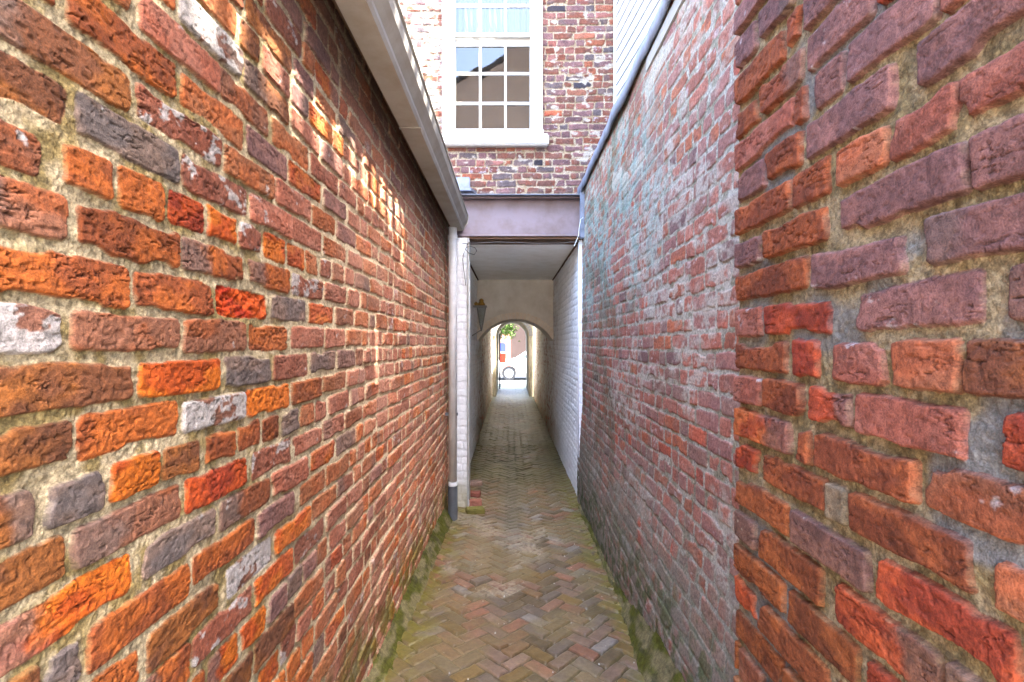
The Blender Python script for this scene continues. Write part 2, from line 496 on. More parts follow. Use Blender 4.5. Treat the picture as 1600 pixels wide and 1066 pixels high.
def wall_bands(G, X, side, bands, lay, st, ztop, zbot, shift=None):
    for (a, b, du, f0, f1, fine, coarse) in bands:
        us = steps(a, b, du); vs = vsteps(zbot, ztop, f0, f1, fine, coarse)
        U, V = np.meshgrid(us, vs)
        H, C, m, _ = brick_eval(U, V, lay, st)
        x = X + side * H
        if shift is not None: x = x + shift(U, V)
        G.add(np.stack([x, U, V + EYE], -1), C, flip=(side < 0))


def du_near(X, k=.55, lo=.0012, hi=.009):
    return lambda u: min(hi, max(lo, k * u * u / (483 * X)))


G = Grid()
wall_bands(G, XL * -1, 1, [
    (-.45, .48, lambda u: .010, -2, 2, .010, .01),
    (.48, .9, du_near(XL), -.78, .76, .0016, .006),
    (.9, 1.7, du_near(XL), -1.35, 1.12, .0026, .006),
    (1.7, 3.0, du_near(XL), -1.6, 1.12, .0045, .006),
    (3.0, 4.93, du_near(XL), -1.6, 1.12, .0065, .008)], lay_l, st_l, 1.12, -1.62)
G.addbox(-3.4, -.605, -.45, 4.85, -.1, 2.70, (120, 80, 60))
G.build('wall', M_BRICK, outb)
MB().prism([(-3.6, 4.10), (-.47, 2.80), (-.47, 2.72), (-3.6, 4.02)], 'y', -.5, 4.86).build('roof', M_ROOF, outb)
MB().box(-.605, -.53, -.45, 4.86, 2.712, 2.735).build('fascia', M_TIMBER, outb)
# ogee gutter
zb = EYE
prof = [(-.525, 1.03), (-.432, 1.03), (-.424, 1.045), (-.424, 1.062), (-.408, 1.085), (-.392, 1.105), (-.386, 1.13), (-.386, 1.152), (-.378, 1.156),
        (-.378, 1.162), (-.392, 1.162), (-.396, 1.112), (-.430, 1.07), (-.436, 1.04), (-.518, 1.04), (-.518, 1.16), (-.525, 1.16)]
gut = MB().prism([(a, b + zb) for a, b in prof], 'y', -.5, 4.40).build('gutter', M_GUTTER, outb)
MB().prism([(a, b + zb) for a, b in [(-.527, 1.028), (-.431, 1.028), (-.385, 1.10), (-.375, 1.164), (-.527, 1.164)]], 'y', 4.40, 4.412).build('end_cap', M_GUTTER, gut)
MB().box(-.529, -.425, 2.30, 2.318, zb + 1.026, zb + 1.0295).build('joint_strip', M_GUTTER, gut)
# round downpipe with its cast foot
px, py = -.510, 4.30
pipe = MB().tube([(px, py, zb + 1.035), (px, py, zb + .85), (px, py, .30)], .037, 20).build('downpipe', M_PIPE, outb, True)
MB().tube([(px, py, zb + .965), (px, py, zb + .925)], .042, 20).build('collar', M_PIPE, pipe)
MB().tube([(px, py, .36), (px, py, .33)], .041, 20).build('collar', M_PIPE, pipe)
MB().tube([(px, py, .325), (px, py, -.05)], .043, 20).build('boot', M_BOOT, pipe, False)
MB().box(-.60, px + .046, py - .012, py + .012, .95, .975).build('bracket', M_BOOT, pipe)

# ---- mossy mortar fillets at the foot of both walls


def fillet(name, parent, ys, prof_fn, side):
    Gd = Grid()
    T = np.linspace(0, 1, 26)
    Y, TT = np.meshgrid(ys, T)
    X, Z = prof_fn(Y, TT)
    n = fbm(Y * 22, TT * 4 + 3, 4) - .5
    X = X + side * .014 * n; Z = Z + .016 * (fbm(Y * 14 + 5, TT * 3, 4) - .5)
    base = np.tile(lin((98, 90, 62)), Y.shape + (1,)); moss = np.tile(lin((66, 66, 22)), Y.shape + (1,)); dk = np.tile(lin((52, 50, 32)), Y.shape + (1,))
    a = sm(.40, .62, fbm(Y * 9, TT * 2.5 + 7, 4) + .22 * (.6 - TT))
    C = mix(base, moss, a); C = mix(C, dk, sm(.55, .75, fbm(Y * 17 + 30, TT * 6, 3)) * .6)
    Gd.add(np.stack([X, Y, Z], -1), C, flip=(side > 0))
    return Gd.build(name, M_MOSS, parent)


def prof_left(Y, T):
    top = .055 + .085 * sm(1.8, 4.2, Y)
    x = -.594 + .095 * T ** 1.3
    z = floor_z(x, Y) + top * (1 - T) ** .8 - .012 * T
    return x, z


fillet('mortar_fillet', outb, np.linspace(.6, 4.28, 620), prof_left, 1)

# ---- right side: projecting pier near the camera (face X=.497), longer wall behind it (face X=.715)
XP = .497
PIER = {
    0: [(1150, 1228, 'R'), (1240, 1278, 'S'), (1302, 1387, 'P'), (1396, 1496, 'T'), (1503, 1640, 'D')],
    1: [(1150, 1188, 'P'), (1196, 1297, 'S'), (1337, 1530, 'M'), (1577, 1700, 'R')],
    2: [(1152, 1262, 'R'), (1272, 1412, 'M'), (1445, 1640, 'M')],
    3: [(1150, 1192, 'M'), (1196, 1292, 'R'), (1312, 1505, 'M'), (1515, 1680, 'M')],
    4: [(1150, 1236, 'R'), (1240, 1296, 'R'), (1312, 1384, 'T'), (1392, 1493, 'P'), (1500, 1650, 'P')],
    5: [(1150, 1195, 'M'), (1198, 1254, 'R'), (1262, 1392, 'M'), (1433, 1640, 'M')],
    6: [(1150, 1240, 'P'), (1243, 1258, 'R'), (1274, 1316, 'M'), (1325, 1460, 'M')],
    7: [(1150, 1184, 'R'), (1188, 1253, 'R'), (1262, 1360, 'M')],
    8: [(1150, 1225, 'R'), (1231, 1252, 'R'), (1258, 1330, 'M')],
    9: [(1150, 1183, 'M'), (1192, 1240, 'M')],
    -1: [(1150, 1189, 'P'), (1195, 1252, 'R'), (1268, 1330, 'S'), (1337, 1505, 'P'), (1572, 1680, 'S')],
    -2: [(1150, 1233, 'O'), (1243, 1262, 'R'), (1272, 1433, 'R'), (1448, 1650, 'T')],
    -3: [(1150, 1184, 'S'), (1192, 1288, 'R'), (1292, 1322, 'N'), (1330, 1517, 'R'), (1560, 1650, 'T')],
    -4: [(1150, 1231, 'R'), (1238, 1356, 'M'), (1370, 1592, 'S')],
    -5: [(1150, 1181, 'M'), (1188, 1284, 'R'), (1308, 1468, 'S')],
    -6: [(1150, 1226, 'R'), (1234, 1342, 'R'), (1360, 1500, 'S')],
    -7: [(1150, 1180, 'S'), (1188, 1296, 'R'), (1310, 1420, 'R')],
    -8: [(1150, 1221, 'R'), (1227, 1330, 'R')],
}


def w_pier(u, v): return dict(R=4, M=3, S=1, P=2, T=.7)


def cement(U, V):
    return sm(.51, .58, fbm(U * 4.2 + 3.1, V * 5.2 + 8.3, 3)) * sm(1.1, .95, U)


def over_pier(U, V, C, m, H):
    # the pier's clay is cooler and redder than the wall opposite
    t = np.array([.98, .90, 1.18])
    lum = (C @ np.array([.3, .55, .15]))[:, None]
    C = np.where(m[:, None] > .5, (C * .86 + lum * .14) * (np.array([1.04, .93, .95]) + sm(-.12, -.45, V)[:, None] * np.array([.0, .06, -.18])), C)
    return C


lay_p = make_layout(-1.2, 1.064, -1.7, 2.6, -.0263, .0726, rows_px(PIER, XP, -1), w_pier, 23, joint=.012)
st_p = dict(mortar=(184, 164, 126), mortar2=(156, 136, 94), rec=.006, proud=.003, relief=.85, rough=.6, wave=.8, rad=.006, round=.006, jv=.0155, side=.0012, erode=.75, burnt=.08, cement=cement, over=over_pier)
# kinds on the pier have their own clay
st_p['white'] = .5; st_p['alb'] = .35
G = Grid()
wall_bands(G, XP, -1, [
    (-.40, .40, lambda u: .010, -3, 3, .010, .01),
    (.40, .72, du_near(XP), -.72, .72, .0015, .008),
    (.72, 1.060, du_near(XP), -.98, .98, .0018, .008)], lay_p, st_p, 1.75, -1.55)
# the arris and return at the pier's far end
vs = np.linspace(-1.55, 1.75, 1400)
D = np.array([0, .002, .005, .01, .03, .06, .10, .16, .24])
DD, VV = np.meshgrid(D, vs)
He, Ce, me_, _ = brick_eval(np.full_like(DD, 1.059), VV, lay_p, st_p)
xe = XP - He[:, :1] + DD + .0 * VV
ye = 1.060 + .007 * (me_ - .5) * sm(0, .006, DD)
G.add(np.stack([xe, ye, VV + EYE], -1), Ce, flip=True)
G.addbox(.53, .95, -.40, 1.05, -.1, 3.33, (140, 90, 80))
pier = G.build('brick_pier', M_BRICK)
pier.name = 'brick_pier'
tag(pier, 'projecting purple red brick pier with sandy mortar and grey cement patches, nearest on the right', 'pier')

XR = .715


def w_right(u, v): return dict(P=4, M=3.2, R=2.4, G=.9, w=1.4, K=.35, S=.3)


def over_right(U, V, C, m, H):
    n = len(U)
    t = lambda c: np.tile(lin(c), (n, 1))
    C = np.where(m[:, None] > .5, C * np.array([1.05, .96, .95]), C)
    C = mix(C, t((200, 142, 126)), .34 * m)
    # lime bloom in the middle height
    b = sm(.52, .66, fbm(U * 3.2 + 9, V * 5 + 2, 4) + .20 * np.exp(-((V - .35) / .45) ** 2) * sm(3.4, 1.6, U)) * sm(.35, .6, fbm(U * 30, V * 34, 3))
    C = mix(C, t((206, 196, 178)), b * .75)
    # verdigris wash streaks further along, under the lead flashing
    g = sm(.42, .58, fbm(U * 5 + 50, V * 2.2, 4) + .10 * sm(2.0, 3.2, U)) * sm(1.9, 2.8, U) * sm(-.05, .45, V)
    g *= sm(.34, .6, fbm(U * 16, V * 22 + 4, 3))
    C = mix(C, t((150, 186, 174)), g * .62)
    C = mix(C, t((110, 104, 72)), .5 * sm(.52, .68, fbm(U * 6 + 80, V * 5, 4)) * sm(2.0, 3.4, U))
    # cream lime patches near the top
    c = sm(.70, .76, noise(U * 6 + 3, V * 9)) * sm(.8, 1.1, V)
    C = mix(C, t((206, 200, 180)), c * .8)
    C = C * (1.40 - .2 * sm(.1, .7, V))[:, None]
    # green-grey damp low down
    z = V + EYE
    d = sm(1.15, .35, z + .5 * (fbm(U * 3 + 20, V * 3, 3) - .5))
    C = mix(C, t((168, 164, 144)), d * .82 * sm(.25, .6, fbm(U * 18, V * 18, 4) + .12))
    ms = sm(.55, .12, z - floor_z(np.full(n, .6), U) + .3 * (fbm(U * 9, V * 9, 4) - .5)) * sm(.46, .60, fbm(U * 20, V * 24, 4))
    C = mix(C, t((86, 108, 40)), ms * .75)
    return C


def lean(U, V):
    return -.085 * sm(-.55, -1.45, V) * (1 - .55 * sm(2.6, 4.4, U)) + .006 * (noise(U * 2.3, V * 2.1) - .5) * 2


lay_r = make_layout(.95, 4.95, -1.7, 1.65, .010, .0722, {}, w_right, 37, joint=.011)
st_r = dict(mortar=(190, 182, 164), mortar2=(154, 146, 122), rec=.001, proud=.0, relief=.6, rough=.6, jv=.013, over=over_right, white=.9, burnt=.1, smear=.25)
gw = empty('brick_wall', (.75, 3.0, 0), 'weathered pink brick wall with white and green bloom, on the right beyond the pier, capped with lead', 'wall')
G = Grid()
wall_bands(G, XR, -1, [
    (1.0, 1.40, lambda u: .010, -3, 3, .010, .01),
    (1.40, 2.2, du_near(XR), -1.55, 1.53, .0030, .006),
    (2.2, 3.2, du_near(XR), -1.6, 1.53, .0045, .006),
    (3.2, 4.90, du_near(XR), -1.6, 1.53, .0065, .008)], lay_r, st_r, 1.53, -1.62, lean)
G.addbox(.745, 1.0, 1.07, 4.895, -.1, 3.115, (140, 110, 105))
G.build('brick_face', M_BRICK, gw)


def prof_right(Y, T):
    x0 = XR + lean(Y, np.full_like(Y, -1.42)) + .012
    w = .045 + .055 * sm(2.9, 1.9, Y)
    x = x0 - w * T ** 1.2
    z = floor_z(x, Y) + (.05 + .10 * sm(2.9, 2.0, Y)) * (1 - T) ** .9 - .012 * T
    return x, z


fillet('mortar_fillet', gw, np.linspace(1.07, 4.72, 520), prof_right, -1)
# lead flashing dressed over the wall head and up to the siding: rippled lower edge with real thickness
ys = np.linspace(1.07, 4.86, 160)
bm = bmesh.new(); rings = []
for i, y in enumerate(ys):
    w1 = .020 * (float(noise(np.array([y * 3.1]), np.array([2.2]))[0]) - .5) + .012 * (float(noise(np.array([y * 11.]), np.array([7.]))[0]) - .5)
    w2 = .014 * (float(noise(np.array([y * 5.]), np.array([31.]))[0]) - .5)
    z0 = EYE + 1.475 + w1
    pts = [(XR - .030 + w2, z0), (XR - .034 + w2, z0 + .080), (XR + .02, z0 + .115 + w2), (1.06, EYE + 1.70), (1.06, EYE + 1.69), (XR + .022, z0 + .107 + w2), (XR - .026 + w2, z0 + .073), (XR - .022 + w2, z0)]
    rings.append([bm.verts.new((a, y, b)) for a, b in pts])
for i in range(len(rings) - 1):
    for k in range(8):
        bm.faces.new((rings[i][k], rings[i][(k + 1) % 8], rings[i + 1][(k + 1) % 8], rings[i + 1][k]))
bm.faces.new(rings[0]); bm.faces.new(rings[-1][::-1])
mb = MB(); mb.bm.free(); mb.bm = bm
mb.build('lead_flashing', M_LEAD, gw, True)
MB().box(XR - .012, XR + .03, 1.07, 2.5, EYE + 1.40, EYE + 1.472, .004).build('wall_plate', M_BOARD, gw)
MB().box(XR - .035, XR + .02, 4.66, 4.72, EYE + 1.02, EYE + 1.54, .006).build('lead_apron', M_LEAD, gw)

# ---- white clapboard house behind the right-hand wall
sh = empty('clapboard_house', (2.6, 2.5, 0), 'white clapboard house rising behind the lead capped wall on the right', 'house')


def sx(y): return 1.075 + .106 * (4.88 - y)


def clap(y0, y1, z0, z1):
    b = bmesh.new(); p = .115
    z = z0
    while z < z1:
        t = min(z + p, z1)
        for (ya, yb) in [(y0, y1)]:
            v = [b.verts.new((sx(y) + o, y, zz)) for (o, zz) in ((-.016, z), (-.001, t)) for y in (ya, yb)]
            b.faces.new((v[0], v[1], v[3], v[2]))
            w = [b.verts.new((sx(y) + o, y, z)) for o in (-.016, .03) for y in (ya, yb)]
            b.faces.new((w[0], w[2], w[3], w[1]))
        z += p
    return b


m_ = MB(); m_.bm.free(); m_.bm = clap(1.4, 4.87, EYE + 1.45, EYE + 5.62)
m_.build('siding', M_SIDING, sh)
MB().prism([(sx(1.4) + .03, 1.4), (sx(4.88) + .03, 4.88), (5.5, 4.88), (5.5, 1.4)], 'z', -.1, EYE + 5.60).build('house_core', M_SIDING, sh)
MB().box(sx(4.88) - .03, sx(4.88) + .02, 4.86, 4.885, EYE + 1.55, EYE + 5.6).build('corner_board', M_SIDING, sh)
MB().prism([(1.20, EYE + 5.70), (5.6, EYE + 7.4), (5.6, EYE + 7.5), (1.20, EYE + 5.80)], 'y', 1.38, 4.89).build('roof', M_ROOF, sh)
ex = empty('added_shade_block', (2.6, -.4, 0), 'unseen block added to stripe the sun, with slats and a railing, beside the pier on the right', 'house')  # added out of view to cut the sun into stripes and a streak
wl_ = MB(); wl_.box(1.22, 5.5, -.8, 1.375, -.1, EYE + 3.40); wl_.box(1.22, 1.45, 1.376, 1.48, -.1, EYE + 3.95)
sl_ = lambda x, o: 1.03 + o - .6 * (x - 1.2)  # slot edge follows the sun, letting one thin streak through
for z0_, z1_ in ((3.40, 3.84),):
    wl_.prism([(1.22, -.8), (4.2, -.8), (1.22, sl_(1.22, -.008))], 'z', EYE + z0_, EYE + z1_)
    wl_.prism([(1.22, sl_(1.22, .008)), (4.26, -.8), (5.5, -.8), (5.5, 1.375), (1.22, 1.375)], 'z', EYE + z0_, EYE + z1_)
wl_.build('slotted_shade_wall', M_SIDING, ex)
fr_ = MB(); fr_.box(1.19, 1.335, -.85, 1.48, EYE + 3.845, EYE + 4.07)
fr_.prism([(1.336, -.85), (4.25, -.85), (1.336, sl_(1.336, -.008))], 'z', EYE + 3.845, EYE + 4.07)
fr_.prism([(1.336, sl_(1.336, .008)), (4.33, -.85), (5.5, -.85), (5.5, 1.375), (1.336, 1.375)], 'z', EYE + 3.845, EYE + 4.07)
fr_.build('slotted_shade_cap', M_ROOF, ex)
MB().box(1.20, 1.24, -.8, 1.46, EYE + 4.42, EYE + 4.48).build('crossbar', M_WHITE, ex)  # top bar of the added slats
yb = -.8
while yb < 1.44:  # unseen slats, spaced to stripe the sun on the left wall
    w = random.uniform(.05, .085)
    MB().box(1.205, 1.235, yb, yb + w, EYE + 4.07, EYE + 4.42).build('shade_slat', M_WHITE, ex)
    yb += w + random.uniform(.06, .10)

# ---- the brick house that bridges the alley
FY = 4.90
PXF = FY / F


def fx(x): return (x - CX) * PXF
def fh(y): return (CY - y) * PXF


hs = empty('brick_house', (0, 6.5, 0), 'old red brick house with white sash window, bridging the passage at the alley end', 'house')


def w_fac(u, v): return dict(B=4, M=3.4, R=1.2, G=1.3, K=.25, P=1.6, T=.3, w=.5, O=.08)


def over_fac(U, V, C, m, H):
    n = len(U)
    lum = (C @ np.array([.3, .55, .15]))[:, None]
    C = np.where(m[:, None] > .5, (C * .75 + lum * .25) * np.array([1.02, .96, 1.08]), C)
    # slopped lime mortar on the part left of the window, odd splashes elsewhere
    s = sm(-.58, -.74, U + .1 * (noise(V * 6, U * 3) - .5)) * sm(.46, .56, fbm(U * 11, V * 17, 4))
    s = np.maximum(s, sm(.68, .74, fbm(U * 9 + 31, V * 15, 4)))
    C = mix(C, np.tile(lin((214, 204, 188)), (n, 1)), s * .9)
    C = mix(C, np.tile(lin((205, 200, 196)), (n, 1)), .75 * sm(1.56, 1.47, V) * sm(.48, .58, fbm(U * 9 + 3, V * 14, 3)))
    return C


lay_f = make_layout(-1.7, 1.2, 1.40, 5.2, 1.481, .0712, {}, w_fac, 51, joint=.012)
st_f = dict(mortar=(212, 194, 168), mortar2=(186, 164, 132), rec=.004, proud=.001, relief=.9, rough=.6, over=over_fac, burnt=.2, wave=1.2)
us = np.arange(-1.7, 1.12, .006); vs = np.arange(1.455, 5.2, .006)
U, V = np.meshgrid(us, vs)
H, C, m, _ = brick_eval(U, V, lay_f, st_f)
wx0, wx1, wz0, wz1 = fx(692), fx(847), fh(222), 4.17
uc = (us[:-1] + us[1:]) / 2; vc = (vs[:-1] + vs[1:]) / 2
keep = ~((uc[None, :] > wx0) & (uc[None, :] < wx1) & (vc[:, None] > wz0) & (vc[:, None] < wz1))
G = Grid()
G.add(np.stack([U, FY - H, V + EYE], -1), C, keep=keep)
G.build('facade', M_BRICK, hs)
# masonry behind the facade sheet: side blocks, upper storey, room behind the window
mc = MB()
mc.box(-6, -.745, FY + .03, 8.75, -.1, EYE + 8.0)
mc.box(.765, 1.07, FY + .03, 8.75, -.1, EYE + 8.0); mc.box(1.075, 6, FY + .03, 8.75, -.1, EYE + 5.5)
mc.box(-.74, .76, 5.6, 8.75, EYE + 1.14, EYE + 8.0)
mc.box(-.74, .76, FY + .03, 5.595, EYE + 1.46, EYE + 1.93); mc.box(-.74, .76, FY + .03, 5.595, EYE + 4.22, EYE + 8.0)
mc.box(.39, .76, FY + .03, 5.595, EYE + 1.935, EYE + 4.215)
mc.box(-6, 1.07, FY - .02, FY + .025, EYE + 5.2, EYE + 8.0)
mc.build('masonry_core', M_DARKROOM, hs)
# window
win = MB()
cw = .118
win.box(wx0 - .005, wx0 + cw, FY - .030, FY + .08, fh(205) + EYE, wz1 + EYE, .006)
win.box(wx1 - cw, wx1 + .005, FY - .030, FY + .08, fh(205) + EYE, wz1 + EYE, .006)
win.box(wx0 + cw, wx1 - cw, FY - .028, FY + .08, wz1 - .11 + EYE, wz1 - .002 + EYE, .006)
wnd = win.build('window', M_WHITE, hs)
sl = MB()
sl.box(fx(686), fx(857), FY - .075, FY + .07, fh(231) + EYE, fh(213) + EYE, .014)
sl.box(fx(692), fx(849), FY - .045, FY + .07, fh(213) + EYE + .001, fh(204) + EYE, .006)
sl.build('sill', M_WHITE, wnd)
cols = [(711, 748), (752, 788), (791.5, 828)]


def sash(name, rows, y0, y1, top, bot):
    b = MB()
    X0, X1 = fx(709.5), fx(829.5)
    zs = sorted([(fh(a), fh(c)) for c, a in rows])        # (low, high)
    b.box(X0, fx(cols[0][0]), y0, y1, bot + EYE, top + EYE)
    b.box(fx(cols[2][1]), X1, y0, y1, bot + EYE, top + EYE)
    for i in range(2): b.box(fx(cols[i][1]), fx(cols[i + 1][0]), y0 + .004, y1 - .004, zs[0][0] + EYE, zs[-1][1] + EYE)
    b.box(fx(cols[0][0]), fx(cols[2][1]), y0 + .001, y1 - .001, bot + EYE, zs[0][0] + EYE)
    b.box(fx(cols[0][0]), fx(cols[2][1]), y0 + .001, y1 - .001, zs[-1][1] + EYE, top + EYE)
    for i in range(2):
        for c0, c1 in cols:
            b.box(fx(c0), fx(c1), y0 + .006, y1 - .006, zs[i][1] + EYE, zs[i + 1][0] + EYE)
    b.build(name, M_WHITE, wnd)
    g = bmesh.new()
    r = random.Random(5)
    for lo, hi in zs:
        for c0, c1 in cols:
            yy = (y0 + y1) / 2
            t = [r.uniform(-.0012, .0012) for _ in range(2)]
            v = [g.verts.new((fx(c0) - .003, yy + t[0], lo + EYE - .003)), g.verts.new((fx(c1) + .003, yy - t[0], lo + EYE - .003)),
                 g.verts.new((fx(c1) + .003, yy - t[0] + t[1], hi + EYE + .003)), g.verts.new((fx(c0) - .003, yy + t[0] + t[1], hi + EYE + .003))]
            g.faces.new(v)
    q = MB(); q.bm.free(); q.bm = g
    q.build('glass', M_GLASS, wnd)


sash('lower_sash', [(68, 108.5), (113, 155.5), (160, 203.5)], FY + .045, FY + .075, fh(55.5), fh(206))
ph = lambda h: CY - h / PXF
z_ = [(3.155, 3.42), (3.45, 3.715), (3.745, 4.01)]
sash('upper_sash', [(ph(b), ph(a)) for a, b in z_], FY + .005, FY + .035, 4.06, fh(56) - .005)
# net curtain behind the upper sash, blind folds
cu_ = MB(); n = 60
bm = cu_.bm; prev = None
for i in range(n + 1):
    x = wx0 + .1 + (wx1 - wx0 - .2) * i / n; y = FY + .16 + .018 * math.sin(i * 1.35) + .008 * math.sin(i * .6)
    v = (bm.verts.new((x, y, EYE + 3.22)), bm.verts.new((x, y, EYE + 4.15)))
    if prev: bm.faces.new((prev[0], v[0], v[1], prev[1]))
    prev = v
cu_.build('curtain', M_CURTAIN, wnd, True)
# steel channel carrying the facade, timber packing under it
bx0, bx1 = -.60, .71
zt, zbm = EYE + 1.455, EYE + 1.055
sb = MB()
sb.box(bx0, bx1, 4.78, 4.95, zt - .016, zt); sb.box(bx0, bx1, 4.74, 4.95, zbm, zbm + .018)
sb.box(bx0, bx1, 4.85, 4.90, zbm + .018, zt - .016)
sb.build('steel_beam', M_BEAM, hs)
MB().box(-.60, .71, 4.76, 5.03, EYE + 1.030, zbm - .001).build('timber_packing', M_TIMBER, hs)
lf = MB()
lf.box(fx(705), fx(735), FY - .05, FY - .01, fh(300) + EYE, fh(279) + EYE, .008)
lf.prism([(fx(700), FY - .13), (fx(738), FY - .13), (fx(745), FY - .01), (fx(700), FY - .01)], 'z', fh(304) + EYE, fh(300) + EYE)
lf.build('lead_soaker', M_LEAD, hs)
MB().box(-.745, .765, 4.72, 4.80, EYE + 1.456, EYE + 1.462).build('lead_drip', M_LEAD, hs)
# passage: painted brick walls, plaster ceiling


def w_white(u, v): return dict(P=1)


def over_white(U, V, C, m, H):
    n = len(U)
    t = lambda c: np.tile(lin(c), (n, 1))
    W = t((240, 240, 238)) * (1 - .10 * (1 - m))[:, None] * (1 + .12 * (fbm(U * 5, V * 7, 3) - .5))[:, None]
    z = V + EYE
    W = mix(W, t((150, 140, 100)), .75 * sm(.75, .0, z + .6 * (fbm(U * 3, V * 3, 4) - .5)) * sm(5.6, 8.5, U))
    W = mix(W, t((196, 182, 160)), .22 * sm(.46, .62, fbm(U * 3.2 + 5, V * 5.5, 4) + .10 * sm(7, 10, U)) * sm(5.8, 7.6, U))
    W = mix(W, C, .8 * sm(.60, .66, fbm(U * 11, V * 14, 4)) * sm(6.5, 9, U))
    return W


st_w = dict(alb=1.0, rec=.003, proud=.001, relief=.9, rough=.5, over=over_white)
for nm, X, side, y0, sd in (('passage_wall', -.53, 1, 4.93, 61), ('passage_wall', .70, -1, 4.86, 67)):
    lay = make_layout(4.7, 18.0, -1.7, 1.1, .01, .0722, {}, w_white, sd)
    G = Grid()
    wall_bands(G, X, side, [(y0, 9, lambda u: .010, -2, 2, .009, .01), (9, 14.45, lambda u: .022, -2, 2, .014, .01)], lay, st_w, 1.08, -1.62)
    if side > 0: G.addbox(-.74, -.555, 4.94, 14.45, -.1, EYE + 1.6, (200, 200, 195))
    else: G.addbox(.725, .76, 4.87, 14.45, -.1, EYE + 1.6, (200, 200, 195))
    G.build(nm, M_PAINTBRICK, hs)
# painted end faces at the mouth
lay = make_layout(-.8, .9, -1.7, 1.1, .02, .0722, {}, w_white, 71)


def over_jamb(U, V, C, m, H):
    n = len(U)
    W = np.tile(lin((214, 217, 220)), (n, 1)) * (1 - .12 * (1 - m))[:, None]
    return mix(W, np.tile(lin((150, 142, 104)), (n, 1)), .7 * sm(.35, .05, V + EYE + .2 * (fbm(U * 20, V * 9, 3) - .5)))


for x0, x1, yj in ((-.60, -.405, 4.70), (.683, .72, 4.80)):
    us = np.arange(x0, x1 + .001, .006); vs = np.arange(-1.62, 1.032, .008)
    U, V = np.meshgrid(us, vs)
    H, C, m, _ = brick_eval(U, V, lay, dict(alb=1.0, rec=.0015, proud=.0, relief=.35, rough=.5, over=over_jamb))
    G = Grid(); G.add(np.stack([U, yj - H, V + EYE], -1), C)
    G.addbox(x0 + .001, x1, yj + .012, 4.92 if x0 < 0 else 4.87, -.1, EYE + 1.029, (215, 216, 216))
    G.build('passage_jamb', M_PAINTBRICK, hs)
MB().tube([(-.405, 4.675, EYE + 1.02), (-.405, 4.675, .02)], .0115, 10).build('conduit', M_WHITE, hs)
MB().box(-.56, .725, 5.035, 7.82, EYE + 1.03, EYE + 1.12).build('passage_ceiling', M_PLASTER, hs)
MB().box(-.74, .76, 8.755, 13.4, EYE + 1.09, EYE + 1.6).build('passage_ceiling', M_PLASTER, hs)
cr_ = MB()
cr_.box(-.527, -.507, 5.3, 7.79, EYE + 1.018, EYE + 1.0295); cr_.box(.678, .697, 5.04, 7.79, EYE + 1.018, EYE + 1.0295)
cr_.build('ceiling_batten', M_TIMBER, hs)
# segmental arch across the passage
AY0, AY1 = 7.80, 8.75
hc = .605; sag = .40 - .06
R_ = (hc ** 2 + sag ** 2) / (2 * sag); cxA = .088; czA = EYE + .40 - R_
aw = MB()
N = 40; a0 = math.asin(hc / R_)
arc = [(cxA + R_ * math.sin(-a0 + 2 * a0 * i / N), czA + R_ * math.cos(-a0 + 2 * a0 * i / N)) for i in range(N + 1)]
aw.prism([(-.535, EYE + .03)] + arc + [(.71, EYE + .03), (.71, EYE + 1.029), (-.535, EYE + 1.029)], 'y', AY0, AY1)
aw.build('arch_wall', mat_plain('aged_limewash', (228, 222, 210), .9, .2, .1, 4, .2, (206, 197, 180)), hs)
ar = MB(); Ro = R_ + .10
for i in range(26):
    t0 = -a0 * .99 + 2 * a0 * .99 * i / 26 + .006; t1 = -a0 * .99 + 2 * a0 * .99 * (i + 1) / 26 - .006
    j = random.uniform(-.006, .006)
    ar.prism([(cxA + (R_ - .004) * math.sin(t0), czA + (R_ - .004) * math.cos(t0)), (cxA + (Ro + j) * math.sin(t0), czA + (Ro + j) * math.cos(t0)),
              (cxA + (Ro + j) * math.sin(t1), czA + (Ro + j) * math.cos(t1)), (cxA + (R_ - .004) * math.sin(t1), czA + (R_ - .004) * math.cos(t1))], 'y', AY0 - .035, AY0 + .1)
ar.build('arch_ring', M_STONE, hs)

# ---- lantern on the passage wall
ln = empty('wall_lantern', (-.5, 6.65, EYE + .3), 'small wall lantern with a brass top, on the left wall of the white passage', 'lantern')
lx, ly = -.395, 6.65
MB().prism([(lx - .11, EYE + .52), (lx + .075, EYE + .52), (lx + .075, EYE + .50), (lx - .11, EYE + .50)], 'y', ly - .075, ly + .075).build('shelf', M_BOARD, ln)
MB().tube([(lx, ly, EYE + .52), (lx, ly, EYE + .54), (lx, ly, EYE + .575), (lx, ly, EYE + .60), (lx, ly, EYE + .62)], [.05, .055, .03, .034, .008], 12).build('cap', M_BRASS, ln, True)
MB().tube([(lx - .07, ly - .02, EYE + .52), (lx - .07, ly - .02, EYE + .55), (lx - .07, ly - .02, EYE + .575)], [.025, .03, .01], 10).build('finial', M_BRASS, ln, True)
gb = MB()
for s in (-1, 1):
    gb.tube([(lx + .06, ly + s * .06, EYE + .50), (lx + .012, ly + s * .015, EYE + .22)], .006, 6)
    gb.tube([(lx - .06, ly + s * .06, EYE + .50), (lx - .012, ly + s * .015, EYE + .22)], .006, 6)
gb.tube([(lx, ly, EYE + .225), (lx, ly, EYE + .17)], [.02, .008], 8)
gb.tube([(lx, ly, EYE + .19), (-.535, ly, EYE + .10)], .008, 6)
gb.build('frame', M_BOARD, ln)
q = bmesh.new(); t_ = [q.verts.new((lx + a * .057, ly + b_ * .057, EYE + .498)) for a, b_ in ((-1, -1), (1, -1), (1, 1), (-1, 1))]
u_ = [q.verts.new((lx + a * .012, ly + b_ * .012, EYE + .225)) for a, b_ in ((-1, -1), (1, -1), (1, 1), (-1, 1))]
